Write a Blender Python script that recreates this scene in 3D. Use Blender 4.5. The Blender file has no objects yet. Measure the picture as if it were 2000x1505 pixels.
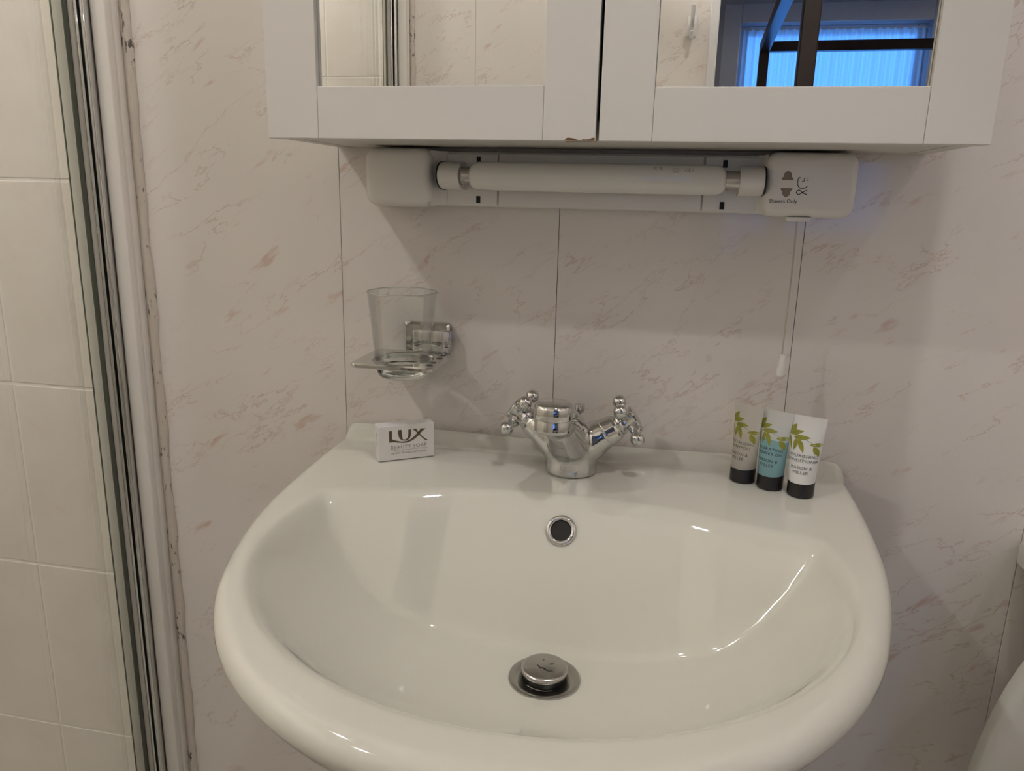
import bpy, bmesh, math, random
from mathutils import Vector, Matrix
random.seed(7)
S = bpy.context.scene
COL = S.collection
# ------------------------------------------------------------------ camera, world, exposure
CAM = Vector((0.116, -0.8302, 1.1132))
pitch, yaw, roll, FPX = 0.2440, 0.1944, 0.0234, 1493.4
f = Vector((-math.sin(yaw)*math.cos(pitch), math.cos(yaw)*math.cos(pitch), -math.sin(pitch)))
r = Vector((math.cos(yaw), math.sin(yaw), 0)); u = r.cross(f)
r2 = r*math.cos(roll) + u*math.sin(roll); u2 = u*math.cos(roll) - r*math.sin(roll)
cd = bpy.data.cameras.new('camera'); cam = bpy.data.objects.new('camera', cd); COL.objects.link(cam)
M4 = Matrix((r2, u2, -f)).transposed().to_4x4(); M4.translation = CAM
cam.matrix_world = M4
cd.sensor_fit = 'HORIZONTAL'; cd.sensor_width = 36; cd.lens = FPX/2000*36; cd.clip_start = .01
S.camera = cam
W = bpy.data.worlds.new('daylight'); S.world = W; W.use_nodes = True
bg = W.node_tree.nodes['Background']; bg.inputs[0].default_value = (0.075, 0.30, 1.0, 1); bg.inputs[1].default_value = 4.0
S.view_settings.view_transform = 'Standard'; S.view_settings.look = 'None'
S.view_settings.gamma = 1.0; S.view_settings.use_curve_mapping = False
S.view_settings.exposure = 0.03
S.cycles.use_denoising = True
S.cycles.use_light_tree = False
S.cycles.max_bounces = 7; S.cycles.diffuse_bounces = 4; S.cycles.glossy_bounces = 4; S.cycles.transmission_bounces = 5; S.cycles.transparent_max_bounces = 14
S.cycles.use_adaptive_sampling = True; S.cycles.adaptive_threshold = .06
S.cycles.caustics_reflective = False; S.cycles.caustics_refractive = False
S.cycles.sample_clamp_indirect = 4.0
WARM = (1.0, 0.975, 0.96)
DOWNLIGHTS = [(-1.03, -1.07, 11.2), (-.97, -.42, 5.4), (0.30, -.55, 3.0), (0.93, -1.07, 1.3)]   # x, y, watts; the second is added to brighten the shower tiles
BEDROOM_LIGHTS = [(-.35, -2.3, 2.6), (2.2, -3.0, 2.6)]
CEIL = 2.30
Y_FRONT = -1.30      # wall behind the camera
Y_WIN = -4.40        # bedroom window wall
# daylight portal in the bedroom window (guides sampling of the sky only)
pl = bpy.data.lights.new('window_portal', 'AREA'); pl.shape = 'RECTANGLE'; pl.size = 1.02; pl.size_y = 1.36
pl.cycles.is_portal = True
po = bpy.data.objects.new('window_portal', pl); COL.objects.link(po); po.location = (.95, Y_WIN-.13, 1.42); po.rotation_euler = (math.radians(90), 0, 0)

# ------------------------------------------------------------------ helpers
def link(o, parent=None):
    COL.objects.link(o)
    if parent is not None: o.parent = parent
    return o
def finish(bm, name, m, parent=None, smooth=30, loc=None, rot=None):
    bmesh.ops.recalc_face_normals(bm, faces=bm.faces)
    if smooth is not None:
        lim = math.radians(smooth)
        for e in bm.edges:
            if len(e.link_faces) == 2:
                e.smooth = e.calc_face_angle(0) < lim
        for fc in bm.faces: fc.smooth = True
    me = bpy.data.meshes.new(name); bm.to_mesh(me); bm.free()
    o = bpy.data.objects.new(name, me)
    if m is not None: me.materials.append(m)
    if loc is not None: o.location = loc
    if rot is not None: o.rotation_euler = rot
    return link(o, parent)
def box(bm, lo, hi, bev=0, seg=2):
    res = bmesh.ops.create_cube(bm, size=1.0)
    vs = res['verts']
    for v in vs:
        v.co = Vector([lo[i] + (v.co[i]+.5)*(hi[i]-lo[i]) for i in range(3)])
    if bev > 0:
        es = list({e for v in vs for e in v.link_edges})
        bmesh.ops.bevel(bm, geom=es, offset=bev, segments=seg, profile=.5, affect='EDGES')
    return bm
def bx(name, lo, hi, m, parent=None, bev=0, seg=2, smooth=10, **k):
    return finish(box(bmesh.new(), lo, hi, bev, seg), name, m, parent, smooth=smooth, **k)
def lathe(bm, prof, n=48, mat=None, cap=False):
    rings = []
    for (rr, z) in prof:
        if rr < 1e-7: rings.append([bm.verts.new((0, 0, z))])
        else: rings.append([bm.verts.new((rr*math.cos(2*math.pi*i/n), rr*math.sin(2*math.pi*i/n), z)) for i in range(n)])
    for a, b in zip(rings, rings[1:]):
        for i in range(n):
            j = (i+1) % n
            if len(a) == 1 and len(b) == 1: continue
            if len(a) == 1: bm.faces.new((a[0], b[i], b[j]))
            elif len(b) == 1: bm.faces.new((a[i], a[j], b[0]))
            else: bm.faces.new((a[i], a[j], b[j], b[i]))
    if mat is not None:
        vs = [v for ring in rings for v in ring]
        bmesh.ops.transform(bm, matrix=mat, verts=vs)
    return bm
def frame_to(d, origin=(0, 0, 0)):
    d = Vector(d).normalized()
    q = Vector((0, 0, 1)).rotation_difference(d).to_matrix().to_4x4()
    q.translation = Vector(origin)
    return q
def tube(bm, pts, rad, n=12, closed=False):
    pts = [Vector(p) for p in pts]
    rads = rad if isinstance(rad, (list, tuple)) else [rad]*len(pts)
    rings = []; up = None
    for i, p in enumerate(pts):
        a = pts[(i-1) % len(pts)] if (closed or i > 0) else p
        b = pts[(i+1) % len(pts)] if (closed or i < len(pts)-1) else p
        t = (b-a).normalized()
        if up is None:
            up = Vector((0, 0, 1)) if abs(t.z) < .9 else Vector((1, 0, 0))
        s = t.cross(up).normalized(); up = s.cross(t).normalized()
        rings.append([bm.verts.new(p + (s*math.cos(2*math.pi*k/n) + up*math.sin(2*math.pi*k/n))*rads[i]) for k in range(n)])
    pairs = list(zip(rings, rings[1:])) + ([(rings[-1], rings[0])] if closed else [])
    for a, b in pairs:
        for k in range(n): bm.faces.new((a[k], a[(k+1) % n], b[(k+1) % n], b[k]))
    if not closed:
        bm.faces.new(rings[0][::-1]); bm.faces.new(rings[-1])
    return bm
def sphere(bm, c, rad, u_=24, v_=14):
    bmesh.ops.create_uvsphere(bm, u_segments=u_, v_segments=v_, radius=rad, matrix=Matrix.Translation(Vector(c)))
    return bm
def loft(bm, rings, cap0=True, cap1=True, closed=True):
    vr = [[bm.verts.new(p) for p in ring] for ring in rings]
    n = len(vr[0])
    for a, b in zip(vr, vr[1:]):
        for k in range(n if closed else n-1): bm.faces.new((a[k], a[(k+1) % n], b[(k+1) % n], b[k]))
    if cap0: bm.faces.new(vr[0][::-1])
    if cap1: bm.faces.new(vr[-1])
    return bm
def rrect(w, h, rad, n=6, cx=0, cy=0):
    pts = []
    for sx, sy, a0 in ((1, 1, 0), (-1, 1, 90), (-1, -1, 180), (1, -1, 270)):
        for k in range(n+1):
            a = math.radians(a0 + 90*k/n)
            pts.append((cx + sx*(w/2-rad) + rad*math.cos(a), cy + sy*(h/2-rad) + rad*math.sin(a)))
    return pts
def empty(name, loc=(0, 0, 0), rz=0):
    o = bpy.data.objects.new(name, None); o.location = loc; o.rotation_euler = (0, 0, rz); o.empty_display_size = .05
    return link(o)
def tag(o, label, cat, group=None):
    o['label'] = label; o['category'] = cat
    if group: o['group'] = group
    return o
def struct(o, label=None):
    o['kind'] = 'structure'
    if label: o['label'] = label
    return o
def smoothstep(a, b, x):
    t = min(1, max(0, (x-a)/(b-a))); return t*t*(3-2*t)

# ------------------------------------------------------------------ materials
def nt(name):
    m = bpy.data.materials.new(name); m.use_nodes = True
    return m, m.node_tree.nodes, m.node_tree.links, m.node_tree.nodes['Principled BSDF']
def mat(name, col, rough=.4, metal=0, spec=.5, coat=0, var=0, vscale=30, bump=0, bscale=200, trans=0, ior=1.45, sss=0, emit=None):
    m, N, L, p = nt(name)
    p.inputs['Base Color'].default_value = (*col, 1); p.inputs['Roughness'].default_value = rough
    p.inputs['Metallic'].default_value = metal; p.inputs['Specular IOR Level'].default_value = spec
    p.inputs['Coat Weight'].default_value = coat; p.inputs['Coat Roughness'].default_value = .04
    p.inputs['Transmission Weight'].default_value = trans; p.inputs['IOR'].default_value = ior
    if sss: p.inputs['Subsurface Weight'].default_value = sss; p.inputs['Subsurface Radius'].default_value = (.01, .01, .01)
    tc = N.new('ShaderNodeTexCoord')
    if var or True:
        nz = N.new('ShaderNodeTexNoise'); nz.inputs['Scale'].default_value = vscale; nz.inputs['Detail'].default_value = 4
        L.new(tc.outputs['Object'], nz.inputs['Vector'])
        mx = N.new('ShaderNodeMix'); mx.data_type = 'RGBA'
        v = var or .02
        mx.inputs['A'].default_value = (*[c*(1-v) for c in col], 1); mx.inputs['B'].default_value = (*[min(1, c*(1+v)) for c in col], 1)
        L.new(nz.outputs['Fac'], mx.inputs['Factor']); L.new(mx.outputs['Result'], p.inputs['Base Color'])
    if bump:
        nb = N.new('ShaderNodeTexNoise'); nb.inputs['Scale'].default_value = bscale; nb.inputs['Detail'].default_value = 3
        L.new(tc.outputs['Object'], nb.inputs['Vector'])
        b = N.new('ShaderNodeBump'); b.inputs['Strength'].default_value = bump; b.inputs['Distance'].default_value = .001
        L.new(nb.outputs['Fac'], b.inputs['Height']); L.new(b.outputs['Normal'], p.inputs['Normal'])
    if emit: p.inputs['Emission Color'].default_value = (*emit[:3], 1); p.inputs['Emission Strength'].default_value = emit[3]
    return m
def math_node(N, L, op, a, b=None, c=None, clamp=False):
    n = N.new('ShaderNodeMath'); n.operation = op; n.use_clamp = clamp
    for i, x in enumerate((a, b, c)):
        if x is None: continue
        if isinstance(x, (int, float)): n.inputs[i].default_value = x
        else: L.new(x, n.inputs[i])
    return n.outputs[0]
def marble(name, base, vein, amount=.55, rough=.16):
    """glossy wall panel: pale ground with thin broken diagonal pinkish veins"""
    m, N, L, p = nt(name)
    geo = N.new('ShaderNodeNewGeometry'); sep = N.new('ShaderNodeSeparateXYZ'); L.new(geo.outputs['Position'], sep.inputs[0])
    xy = math_node(N, L, 'ADD', sep.outputs['X'], sep.outputs['Y'])
    cmb = N.new('ShaderNodeCombineXYZ'); L.new(xy, cmb.inputs[0]); L.new(sep.outputs['Z'], cmb.inputs[1])
    oi = N.new('ShaderNodeObjectInfo'); off = math_node(N, L, 'MULTIPLY', oi.outputs['Random'], 40.0); L.new(off, cmb.inputs[2])
    def noise(vec, sc, det, ro=.5, dis=0.0):
        n = N.new('ShaderNodeTexNoise'); n.inputs['Scale'].default_value = sc; n.inputs['Detail'].default_value = det
        n.inputs['Roughness'].default_value = ro; n.inputs['Distortion'].default_value = dis; L.new(vec, n.inputs['Vector']); return n.outputs['Fac']
    def ramp(v, lo, hi):
        mr = N.new('ShaderNodeMapRange'); mr.inputs['From Min'].default_value = lo; mr.inputs['From Max'].default_value = hi; L.new(v, mr.inputs['Value']); return mr.outputs[0]
    cur = None; first = None
    for k, (ang, sx, sy, sc, wid, lo, hi) in enumerate([(36, .40, 1.25, 8.0, .0075, .45, .60), (28, .44, 1.3, 17.0, .010, .48, .62)]):
        mp = N.new('ShaderNodeMapping'); mp.vector_type = 'TEXTURE'
        mp.inputs['Rotation'].default_value = (0, 0, math.radians(ang)); mp.inputs['Scale'].default_value = (1/sx, 1/sy, 1)
        mp.inputs['Location'].default_value = (k*3.7, k*1.9, 0)
        L.new(cmb.outputs[0], mp.inputs[0]); first = first or mp.outputs[0]
        d = math_node(N, L, 'ABSOLUTE', math_node(N, L, 'SUBTRACT', noise(mp.outputs[0], sc, 7, .62, .1), .5))
        line = math_node(N, L, 'SUBTRACT', 1.0, math_node(N, L, 'DIVIDE', d, wid), clamp=True)
        mp2 = N.new('ShaderNodeMapping'); mp2.inputs['Location'].default_value = (5+k, 9, k); L.new(mp.outputs[0], mp2.inputs[0])
        g = math_node(N, L, 'MULTIPLY', line, ramp(noise(mp2.outputs[0], sc*1.6, 3), lo, hi))
        cur = g if cur is None else math_node(N, L, 'MAXIMUM', cur, g)
    fleck = ramp(noise(first, 34.0, 3, .55), .65, .73)          # small rusty flecks
    fac = math_node(N, L, 'MULTIPLY', cur, amount, clamp=True)
    cl = noise(cmb.outputs[0], 6.0, 2)
    mx0 = N.new('ShaderNodeMix'); mx0.data_type = 'RGBA'; L.new(cl, mx0.inputs['Factor'])
    mx0.inputs['A'].default_value = (*[c*.955 for c in base], 1); mx0.inputs['B'].default_value = (base[0]*1.04, base[1]*1.03, base[2]*1.02, 1)
    mxf = N.new('ShaderNodeMix'); mxf.data_type = 'RGBA'; L.new(math_node(N, L, 'MULTIPLY', fleck, .5), mxf.inputs['Factor']); L.new(mx0.outputs['Result'], mxf.inputs['A']); mxf.inputs['B'].default_value = (.55, .31, .21, 1)
    mx = N.new('ShaderNodeMix'); mx.data_type = 'RGBA'; L.new(fac, mx.inputs['Factor']); L.new(mxf.outputs['Result'], mx.inputs['A']); mx.inputs['B'].default_value = (*vein, 1)
    L.new(mx.outputs['Result'], p.inputs['Base Color'])
    p.inputs['Roughness'].default_value = rough; p.inputs['Specular IOR Level'].default_value = .42
    return m
def stone_tile():
    m, N, L, p = nt('beige_tile')
    geo = N.new('ShaderNodeNewGeometry'); oi = N.new('ShaderNodeObjectInfo')
    n1 = N.new('ShaderNodeTexNoise'); n1.inputs['Scale'].default_value = 9; n1.inputs['Detail'].default_value = 7; n1.inputs['Roughness'].default_value = .62
    L.new(geo.outputs['Position'], n1.inputs['Vector'])
    cr = N.new('ShaderNodeValToRGB'); cr.color_ramp.elements[0].position = .36; cr.color_ramp.elements[1].position = .66
    cr.color_ramp.elements[0].color = (.73, .67, .59, 1); cr.color_ramp.elements[1].color = (.82, .765, .685, 1)
    L.new(n1.outputs['Fac'], cr.inputs[0]); L.new(cr.outputs[0], p.inputs['Base Color'])
    p.inputs['Roughness'].default_value = .42
    b = N.new('ShaderNodeBump'); b.inputs['Strength'].default_value = .15; b.inputs['Distance'].default_value = .002
    L.new(n1.outputs['Fac'], b.inputs['Height']); L.new(b.outputs['Normal'], p.inputs['Normal'])
    return m
def clear_glass(name, tint, edge, spec=1.0, rough=0.0):
    """thin clear pane: transparent with a fresnel reflection; edge tint by the longer path at glancing angles"""
    m, N, L, p = nt(name); N.remove(p)
    out = N['Material Output']
    tr = N.new('ShaderNodeBsdfTransparent'); gl = N.new('ShaderNodeBsdfGlossy'); gl.inputs['Roughness'].default_value = rough
    lw = N.new('ShaderNodeLayerWeight'); lw.inputs['Blend'].default_value = .35
    pw = math_node(N, L, 'POWER', lw.outputs['Facing'], 8.0)
    mx = N.new('ShaderNodeMix'); mx.data_type = 'RGBA'; L.new(pw, mx.inputs['Factor']); mx.inputs['A'].default_value = (*tint, 1); mx.inputs['B'].default_value = (*edge, 1)
    L.new(mx.outputs['Result'], tr.inputs['Color'])
    fr = N.new('ShaderNodeFresnel'); fr.inputs['IOR'].default_value = 1.45
    fa = math_node(N, L, 'MULTIPLY', fr.outputs[0], spec, clamp=True)
    ms = N.new('ShaderNodeMixShader'); L.new(fa, ms.inputs[0]); L.new(tr.outputs[0], ms.inputs[1]); L.new(gl.outputs[0], ms.inputs[2])
    L.new(ms.outputs[0], out.inputs['Surface'])
    return m
def gel_tube(name, shell, gel, level, opacity):
    """frosted translucent tube; the contents colour it up to the fill level (object z)"""
    m, N, L, p = nt(name)
    tc = N.new('ShaderNodeTexCoord'); sp = N.new('ShaderNodeSeparateXYZ'); L.new(tc.outputs['Object'], sp.inputs[0])
    st = math_node(N, L, 'LESS_THAN', sp.outputs['Z'], level)
    mx = N.new('ShaderNodeMix'); mx.data_type = 'RGBA'; L.new(st, mx.inputs['Factor']); mx.inputs['A'].default_value = (*shell, 1); mx.inputs['B'].default_value = (*gel, 1)
    L.new(mx.outputs['Result'], p.inputs['Base Color']); p.inputs['Roughness'].default_value = .3
    out = N['Material Output']
    tl = N.new('ShaderNodeBsdfTranslucent'); L.new(mx.outputs['Result'], tl.inputs['Color'])
    tp = N.new('ShaderNodeBsdfTransparent'); L.new(mx.outputs['Result'], tp.inputs['Color'])
    a = N.new('ShaderNodeMixShader'); a.inputs[0].default_value = .5; L.new(tl.outputs[0], a.inputs[1]); L.new(tp.outputs[0], a.inputs[2])
    b = N.new('ShaderNodeMixShader'); b.inputs[0].default_value = opacity; L.new(a.outputs[0], b.inputs[1]); L.new(p.outputs[0], b.inputs[2])
    L.new(b.outputs[0], out.inputs['Surface'])
    return m
def mouldy():
    m, N, L, p = nt('mouldy_silicone')
    geo = N.new('ShaderNodeNewGeometry')
    mp = N.new('ShaderNodeMapping'); mp.inputs['Scale'].default_value = (1, 1, .35); L.new(geo.outputs['Position'], mp.inputs[0])
    n1 = N.new('ShaderNodeTexNoise'); n1.inputs['Scale'].default_value = 240; n1.inputs['Detail'].default_value = 3; L.new(mp.outputs[0], n1.inputs['Vector'])
    n2 = N.new('ShaderNodeTexNoise'); n2.inputs['Scale'].default_value = 16; n2.inputs['Detail'].default_value = 2; L.new(geo.outputs['Position'], n2.inputs['Vector'])
    a = math_node(N, L, 'MULTIPLY', n1.outputs['Fac'], n2.outputs['Fac'])
    cr = N.new('ShaderNodeValToRGB'); cr.color_ramp.elements[0].position = .325; cr.color_ramp.elements[1].position = .38
    cr.color_ramp.elements[0].color = (.62, .56, .49, 1); cr.color_ramp.elements[1].color = (.12, .10, .085, 1)
    L.new(a, cr.inputs[0]); L.new(cr.outputs[0], p.inputs['Base Color']); p.inputs['Roughness'].default_value = .45
    b = N.new('ShaderNodeBump'); b.inputs['Strength'].default_value = .5; b.inputs['Distance'].default_value = .002; L.new(n1.outputs['Fac'], b.inputs['Height']); L.new(b.outputs['Normal'], p.inputs['Normal'])
    return m
def curtain_mat():
    m, N, L, p = nt('net_curtain'); N.remove(p); out = N['Material Output']
    tl = N.new('ShaderNodeBsdfTranslucent'); df = N.new('ShaderNodeBsdfDiffuse'); tp = N.new('ShaderNodeBsdfTransparent')
    tc = N.new('ShaderNodeTexCoord'); nz = N.new('ShaderNodeTexNoise'); nz.inputs['Scale'].default_value = 60; L.new(tc.outputs['Object'], nz.inputs['Vector'])
    mx = N.new('ShaderNodeMix'); mx.data_type = 'RGBA'; L.new(nz.outputs['Fac'], mx.inputs['Factor']); mx.inputs['A'].default_value = (.8, .8, .8, 1); mx.inputs['B'].default_value = (.9, .9, .9, 1)
    for n in (tl, df): L.new(mx.outputs['Result'], n.inputs['Color'])
    a = N.new('ShaderNodeMixShader'); a.inputs[0].default_value = .25; L.new(tl.outputs[0], a.inputs[1]); L.new(df.outputs[0], a.inputs[2])
    b = N.new('ShaderNodeMixShader'); b.inputs[0].default_value = .18; L.new(a.outputs[0], b.inputs[1]); L.new(tp.outputs[0], b.inputs[2])
    L.new(b.outputs[0], out.inputs['Surface']); return m
def wood(name, c1, c2):
    m, N, L, p = nt(name); tc = N.new('ShaderNodeTexCoord')
    mp = N.new('ShaderNodeMapping'); mp.inputs['Scale'].default_value = (30, 30, 3); L.new(tc.outputs['Object'], mp.inputs[0])
    nz = N.new('ShaderNodeTexNoise'); nz.inputs['Scale'].default_value = 2; nz.inputs['Detail'].default_value = 6; L.new(mp.outputs[0], nz.inputs['Vector'])
    mx = N.new('ShaderNodeMix'); mx.data_type = 'RGBA'; L.new(nz.outputs['Fac'], mx.inputs['Factor']); mx.inputs['A'].default_value = (*c1, 1); mx.inputs['B'].default_value = (*c2, 1)
    L.new(mx.outputs['Result'], p.inputs['Base Color']); p.inputs['Roughness'].default_value = .3
    return m

MARBLE = marble('marble_panel', (.77, .725, .68), (.52, .34, .27), .55, .07)
TILE = stone_tile()
GROUT = mat('grout', (.86, .82, .75), .8, var=.06, vscale=80)
SEAM = mat('seam_core', (.22, .19, .17), .7)  # dark grout-coloured wall core, seen in the panel seams
CERAMIC = mat('white_ceramic', (.665, .65, .58), .07, spec=.55, coat=.4, var=.006, vscale=4)
CHROME = mat('chrome', (.62, .62, .61), .045, metal=1, var=.01)
STEEL = mat('brushed_steel', (.46, .45, .43), .22, metal=1, var=.06, vscale=200)
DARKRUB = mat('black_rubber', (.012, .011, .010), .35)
BLACKHOLE = mat('black_recess', (.01, .009, .008), .6)
PAINT = mat('cream_painted_wood', (.72, .695, .655), .38, var=.012, vscale=6, bump=.05, bscale=90)
PAINT_IN = mat('painted_carcass', (.68, .65, .60), .45)
CHIP = mat('bare_chipboard', (.17, .085, .035), .9, var=.5, vscale=600, bump=.8, bscale=900)
MIRROR = mat('mirror_silver', (.93, .94, .92), .0, metal=1, var=.004)
PLASTIC = mat('aged_white_plastic', (.82, .795, .745), .34, var=.03, vscale=25)
PLASTIC_IN = mat('aged_white_tray', (.79, .765, .715), .42, var=.03, vscale=25)
OPAL = mat('opal_lamp_glass', (.80, .79, .73), .12, coat=.4)
PVC = mat('white_pvc_channel', (.80, .76, .71), .3, var=.03)
SEALM = mat('clear_pvc_seal', (.80, .80, .69), .25)
GREENEDGE = mat('green_glass_edge', (.12, .13, .10), .12)
SILICONE = mouldy()
PANE = clear_glass('shower_glass', (.985, .99, .98), (.86, .92, .87), .55)
TUMBLER = clear_glass('tumbler_glass', (.985, .99, .985), (.62, .65, .63), .38)
BASEGLASS = mat('thick_glass_base', (.93, .97, .94), .02, trans=1, ior=1.48)
CARD = mat('white_card', (.72, .69, .68), .5, var=.01)
BROWNINK = mat('brown_gold_ink', (.105, .07, .035), .4)
GREYINK = mat('grey_ink', (.30, .26, .22), .5)
BLACKINK = mat('black_ink', (.02, .02, .02), .5)
TEXTINK = mat('dark_grey_ink', (.06, .06, .055), .5)
LEAF = mat('olive_leaf_print', (.26, .26, .035), .4, var=.25, vscale=300)
BLACKCAP = mat('black_screw_cap', (.016, .014, .014), .32)
WHITETUBE = mat('white_conditioner_tube', (.74, .735, .72), .3, sss=.2)
CLEARTUBE = gel_tube('clear_shampoo_tube', (.86, .84, .80), (.80, .76, .69), .052, .42)
BLUETUBE = gel_tube('blue_shower_gel_tube', (.84, .85, .84), (.36, .62, .66), .051, .55)
CORD = mat('cream_cord', (.52, .45, .36), .7)
WALLP = mat('painted_wall', (.62, .60, .60), .6, var=.02)
CEILM = mat('painted_ceiling', (.78, .75, .70), .7, var=.01)
FLOORM = mat('vinyl_floor', (.66, .62, .56), .35, var=.08, vscale=8)
CARPET = mat('carpet', (.30, .27, .25), .9, var=.2, vscale=300)
GLOSSWHITE = mat('white_gloss_paint', (.74, .73, .72), .25)
DARKWOOD = wood('dark_bed_wood', (.018, .008, .006), (.034, .014, .010))
LINEN = mat('white_linen', (.72, .72, .73), .8, bump=.3, bscale=30)
CURTAIN = curtain_mat()
BULB = mat('lit_lamp', (1, .9, .75), .4, emit=(1.0, .95, .90, 60)); BULB.cycles.emission_sampling = 'NONE'

# ------------------------------------------------------------------ room shell
# back wall (the one in the photograph): core + marble panels + shower tiles
wb = struct(bx('wall_back', (-1.50, .006, 0), (1.25, .12, CEIL), SEAM))
def panel(x0, x1, parent, y=0.0, th=.006, z0=0.0, z1=CEIL, axis='x', nm='wall_panel'):
    g = .0003
    if axis == 'x': lo, hi = (x0+g, min(y, y+th), z0), (x1-g, max(y, y+th), z1)
    else: lo, hi = (min(y, y+th), x0+g, z0), (max(y, y+th), x1-g, z1)
    return bx(nm, lo, hi, MARBLE, parent, bev=.0002, seg=1)
for x0, x1 in ((-.515, -.25), (-.25, 0), (0, .25), (.25, .5), (.5, .75), (.75, 1.0), (1.0, 1.15)): panel(x0, x1, wb)
TW, TH = .2, .26
tile_me = None
def tiles(parent, xs, zs, place, x_clip=None):
    global tile_me
    for x0 in xs:
        for z0 in zs:
            if tile_me is None:
                bm = box(bmesh.new(), (-TW/2+.0017, -.004, -TH/2+.0017), (TW/2-.0017, .004, TH/2-.0017), .0010, 2)
                o = finish(bm, 'tile', TILE, parent, smooth=10); tile_me = o.data
            else:
                o = bpy.data.objects.new('tile', tile_me); link(o, parent)
            place(o, x0+TW/2, z0+TH/2)
zrows = [.338 + TH*k for k in range(-1, 8)]
grb = bx('grout_bed', (-1.40, -.0002, 0), (-.515, .0055, CEIL), GROUT, wb)
zr_ok = [z for z in zrows if z+TH < CEIL+.12]
def pb(o, x, z): o.location = (x, .003, z)
tiles(wb, [-.717, -.917, -1.117, -1.317], [z for z in zr_ok if z + TH <= CEIL+.04], pb)
# shower left wall
wl = struct(bx('wall_left', (-1.50, Y_FRONT-.1, 0), (-1.4058, 0.004, CEIL), GROUT))
def plf(o, x, z): o.rotation_euler = (0, 0, math.pi/2); o.location = (-1.409, x, z)
tiles(wl, [-.2-.2*k for k in range(7)], [z for z in zr_ok if z + TH <= CEIL+.04], plf)
# right wall
wr = struct(bx('wall_right', (1.156, Y_FRONT-.1, 0), (1.25, .005, CEIL), SEAM))
for k in range(6): panel(-.25*(k+1) if k < 5 else Y_FRONT, -.25*k, wr, y=1.15, axis='y')
# wall behind the camera with the doorway to the bedroom
DX0, DX1, DZ = .172, .98, 2.03
bm = bmesh.new()
box(bm, (-1.50, Y_FRONT-.10, 0), (DX0, Y_FRONT-.006, CEIL)); box(bm, (DX1, Y_FRONT-.10, 0), (1.25, Y_FRONT-.006, CEIL)); box(bm, (DX0, Y_FRONT-.10, DZ), (DX1, Y_FRONT-.006, CEIL))
wf = struct(finish(bm, 'wall_front', SEAM))
for x0, x1 in ((-.52, -.35), (-.35, -.10), (-.10, DX0)): panel(x0, x1, wf, y=Y_FRONT-.006)
panel(DX1, 1.15, wf, y=Y_FRONT-.006); panel(DX0, DX1, wf, y=Y_FRONT-.006, z0=DZ)
def pf(o, x, z): o.rotation_euler = (0, 0, math.pi); o.location = (x, Y_FRONT-.003, z)
bx('grout_bed', (-1.40, Y_FRONT-.0055, 0), (-.52, Y_FRONT+.0002, CEIL), GROUT, wf)
tiles(wf, [-.717, -.917, -1.117, -1.317], [z for z in zr_ok if z + TH <= CEIL+.04], pf)
struct(bx('floor', (-3.0, Y_WIN-.2, -.1), (3.2, .12, 0), FLOORM))
struct(bx('ceiling', (-3.0, Y_WIN-.2, CEIL), (3.2, .12, CEIL+.1), CEILM))
# door frame
df = struct(empty('door_1', (0, 0, 0)))
for lo, hi in (((DX0-.001, Y_FRONT-.112, 0), (DX0+.018, Y_FRONT+.004, DZ)), ((DX1-.018, Y_FRONT-.112, 0), (DX1+.001, Y_FRONT+.004, DZ)), ((DX0, Y_FRONT-.112, DZ-.018), (DX1, Y_FRONT+.004, DZ+.001))):
    bx('jamb', lo, hi, GLOSSWHITE, df, bev=.002)
# bedroom shell
struct(bx('wall_bedroom_left', (-1.2, Y_WIN, 0), (-1.1, Y_FRONT-.10, CEIL), WALLP))
struct(bx('wall_bedroom_right', (3.0, Y_WIN, 0), (3.1, Y_FRONT-.10, CEIL), WALLP))
struct(bx('wall_bedroom_side', (1.25, Y_FRONT-.2, 0), (3.1, Y_FRONT-.10, CEIL), WALLP))
WX0, WX1, WZ0, WZ1 = .44, 1.46, .74, 2.10
bm = bmesh.new()
box(bm, (-1.2, Y_WIN-.2, 0), (WX0, Y_WIN, CEIL)); box(bm, (WX1, Y_WIN-.2, 0), (3.1, Y_WIN, CEIL)); box(bm, (WX0, Y_WIN-.2, WZ1), (WX1, Y_WIN, CEIL)); box(bm, (WX0, Y_WIN-.2, 0), (WX1, Y_WIN, WZ0))
struct(finish(bm, 'wall_bedroom_window', WALLP))
wn = struct(empty('window_1', (0, 0, 0)))
for lo, hi in (((WX0-.10, Y_WIN, WZ0-.02), (WX0, Y_WIN+.022, WZ1+.10)), ((WX1, Y_WIN, WZ0-.02), (WX1+.10, Y_WIN+.022, WZ1+.10)), ((WX0, Y_WIN, WZ1), (WX1, Y_WIN+.022, WZ1+.10))):
    bx('architrave', lo, hi, GLOSSWHITE, wn, bev=.006)
for lo, hi in (((WX0, Y_WIN-.14, WZ0), (WX0+.05, Y_WIN-.08, WZ1)), ((WX1-.05, Y_WIN-.14, WZ0), (WX1, Y_WIN-.08, WZ1)), ((WX0+.05, Y_WIN-.14, WZ1-.05), (WX1-.05, Y_WIN-.08, WZ1)), ((WX0+.05, Y_WIN-.14, WZ0), (WX1-.05, Y_WIN-.08, WZ0+.05))):
    bx('window_frame', lo, hi, GLOSSWHITE, wn, bev=.004)
bx('window_pane', (WX0+.05, Y_WIN-.115, WZ0+.05), (WX1-.05, Y_WIN-.109, WZ1-.05), PANE, wn)
bx('window_sill', (WX0-.12, Y_WIN-.08, WZ0-.045), (WX1+.12, Y_WIN+.06, WZ0-.02), GLOSSWHITE, wn, bev=.006)

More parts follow.
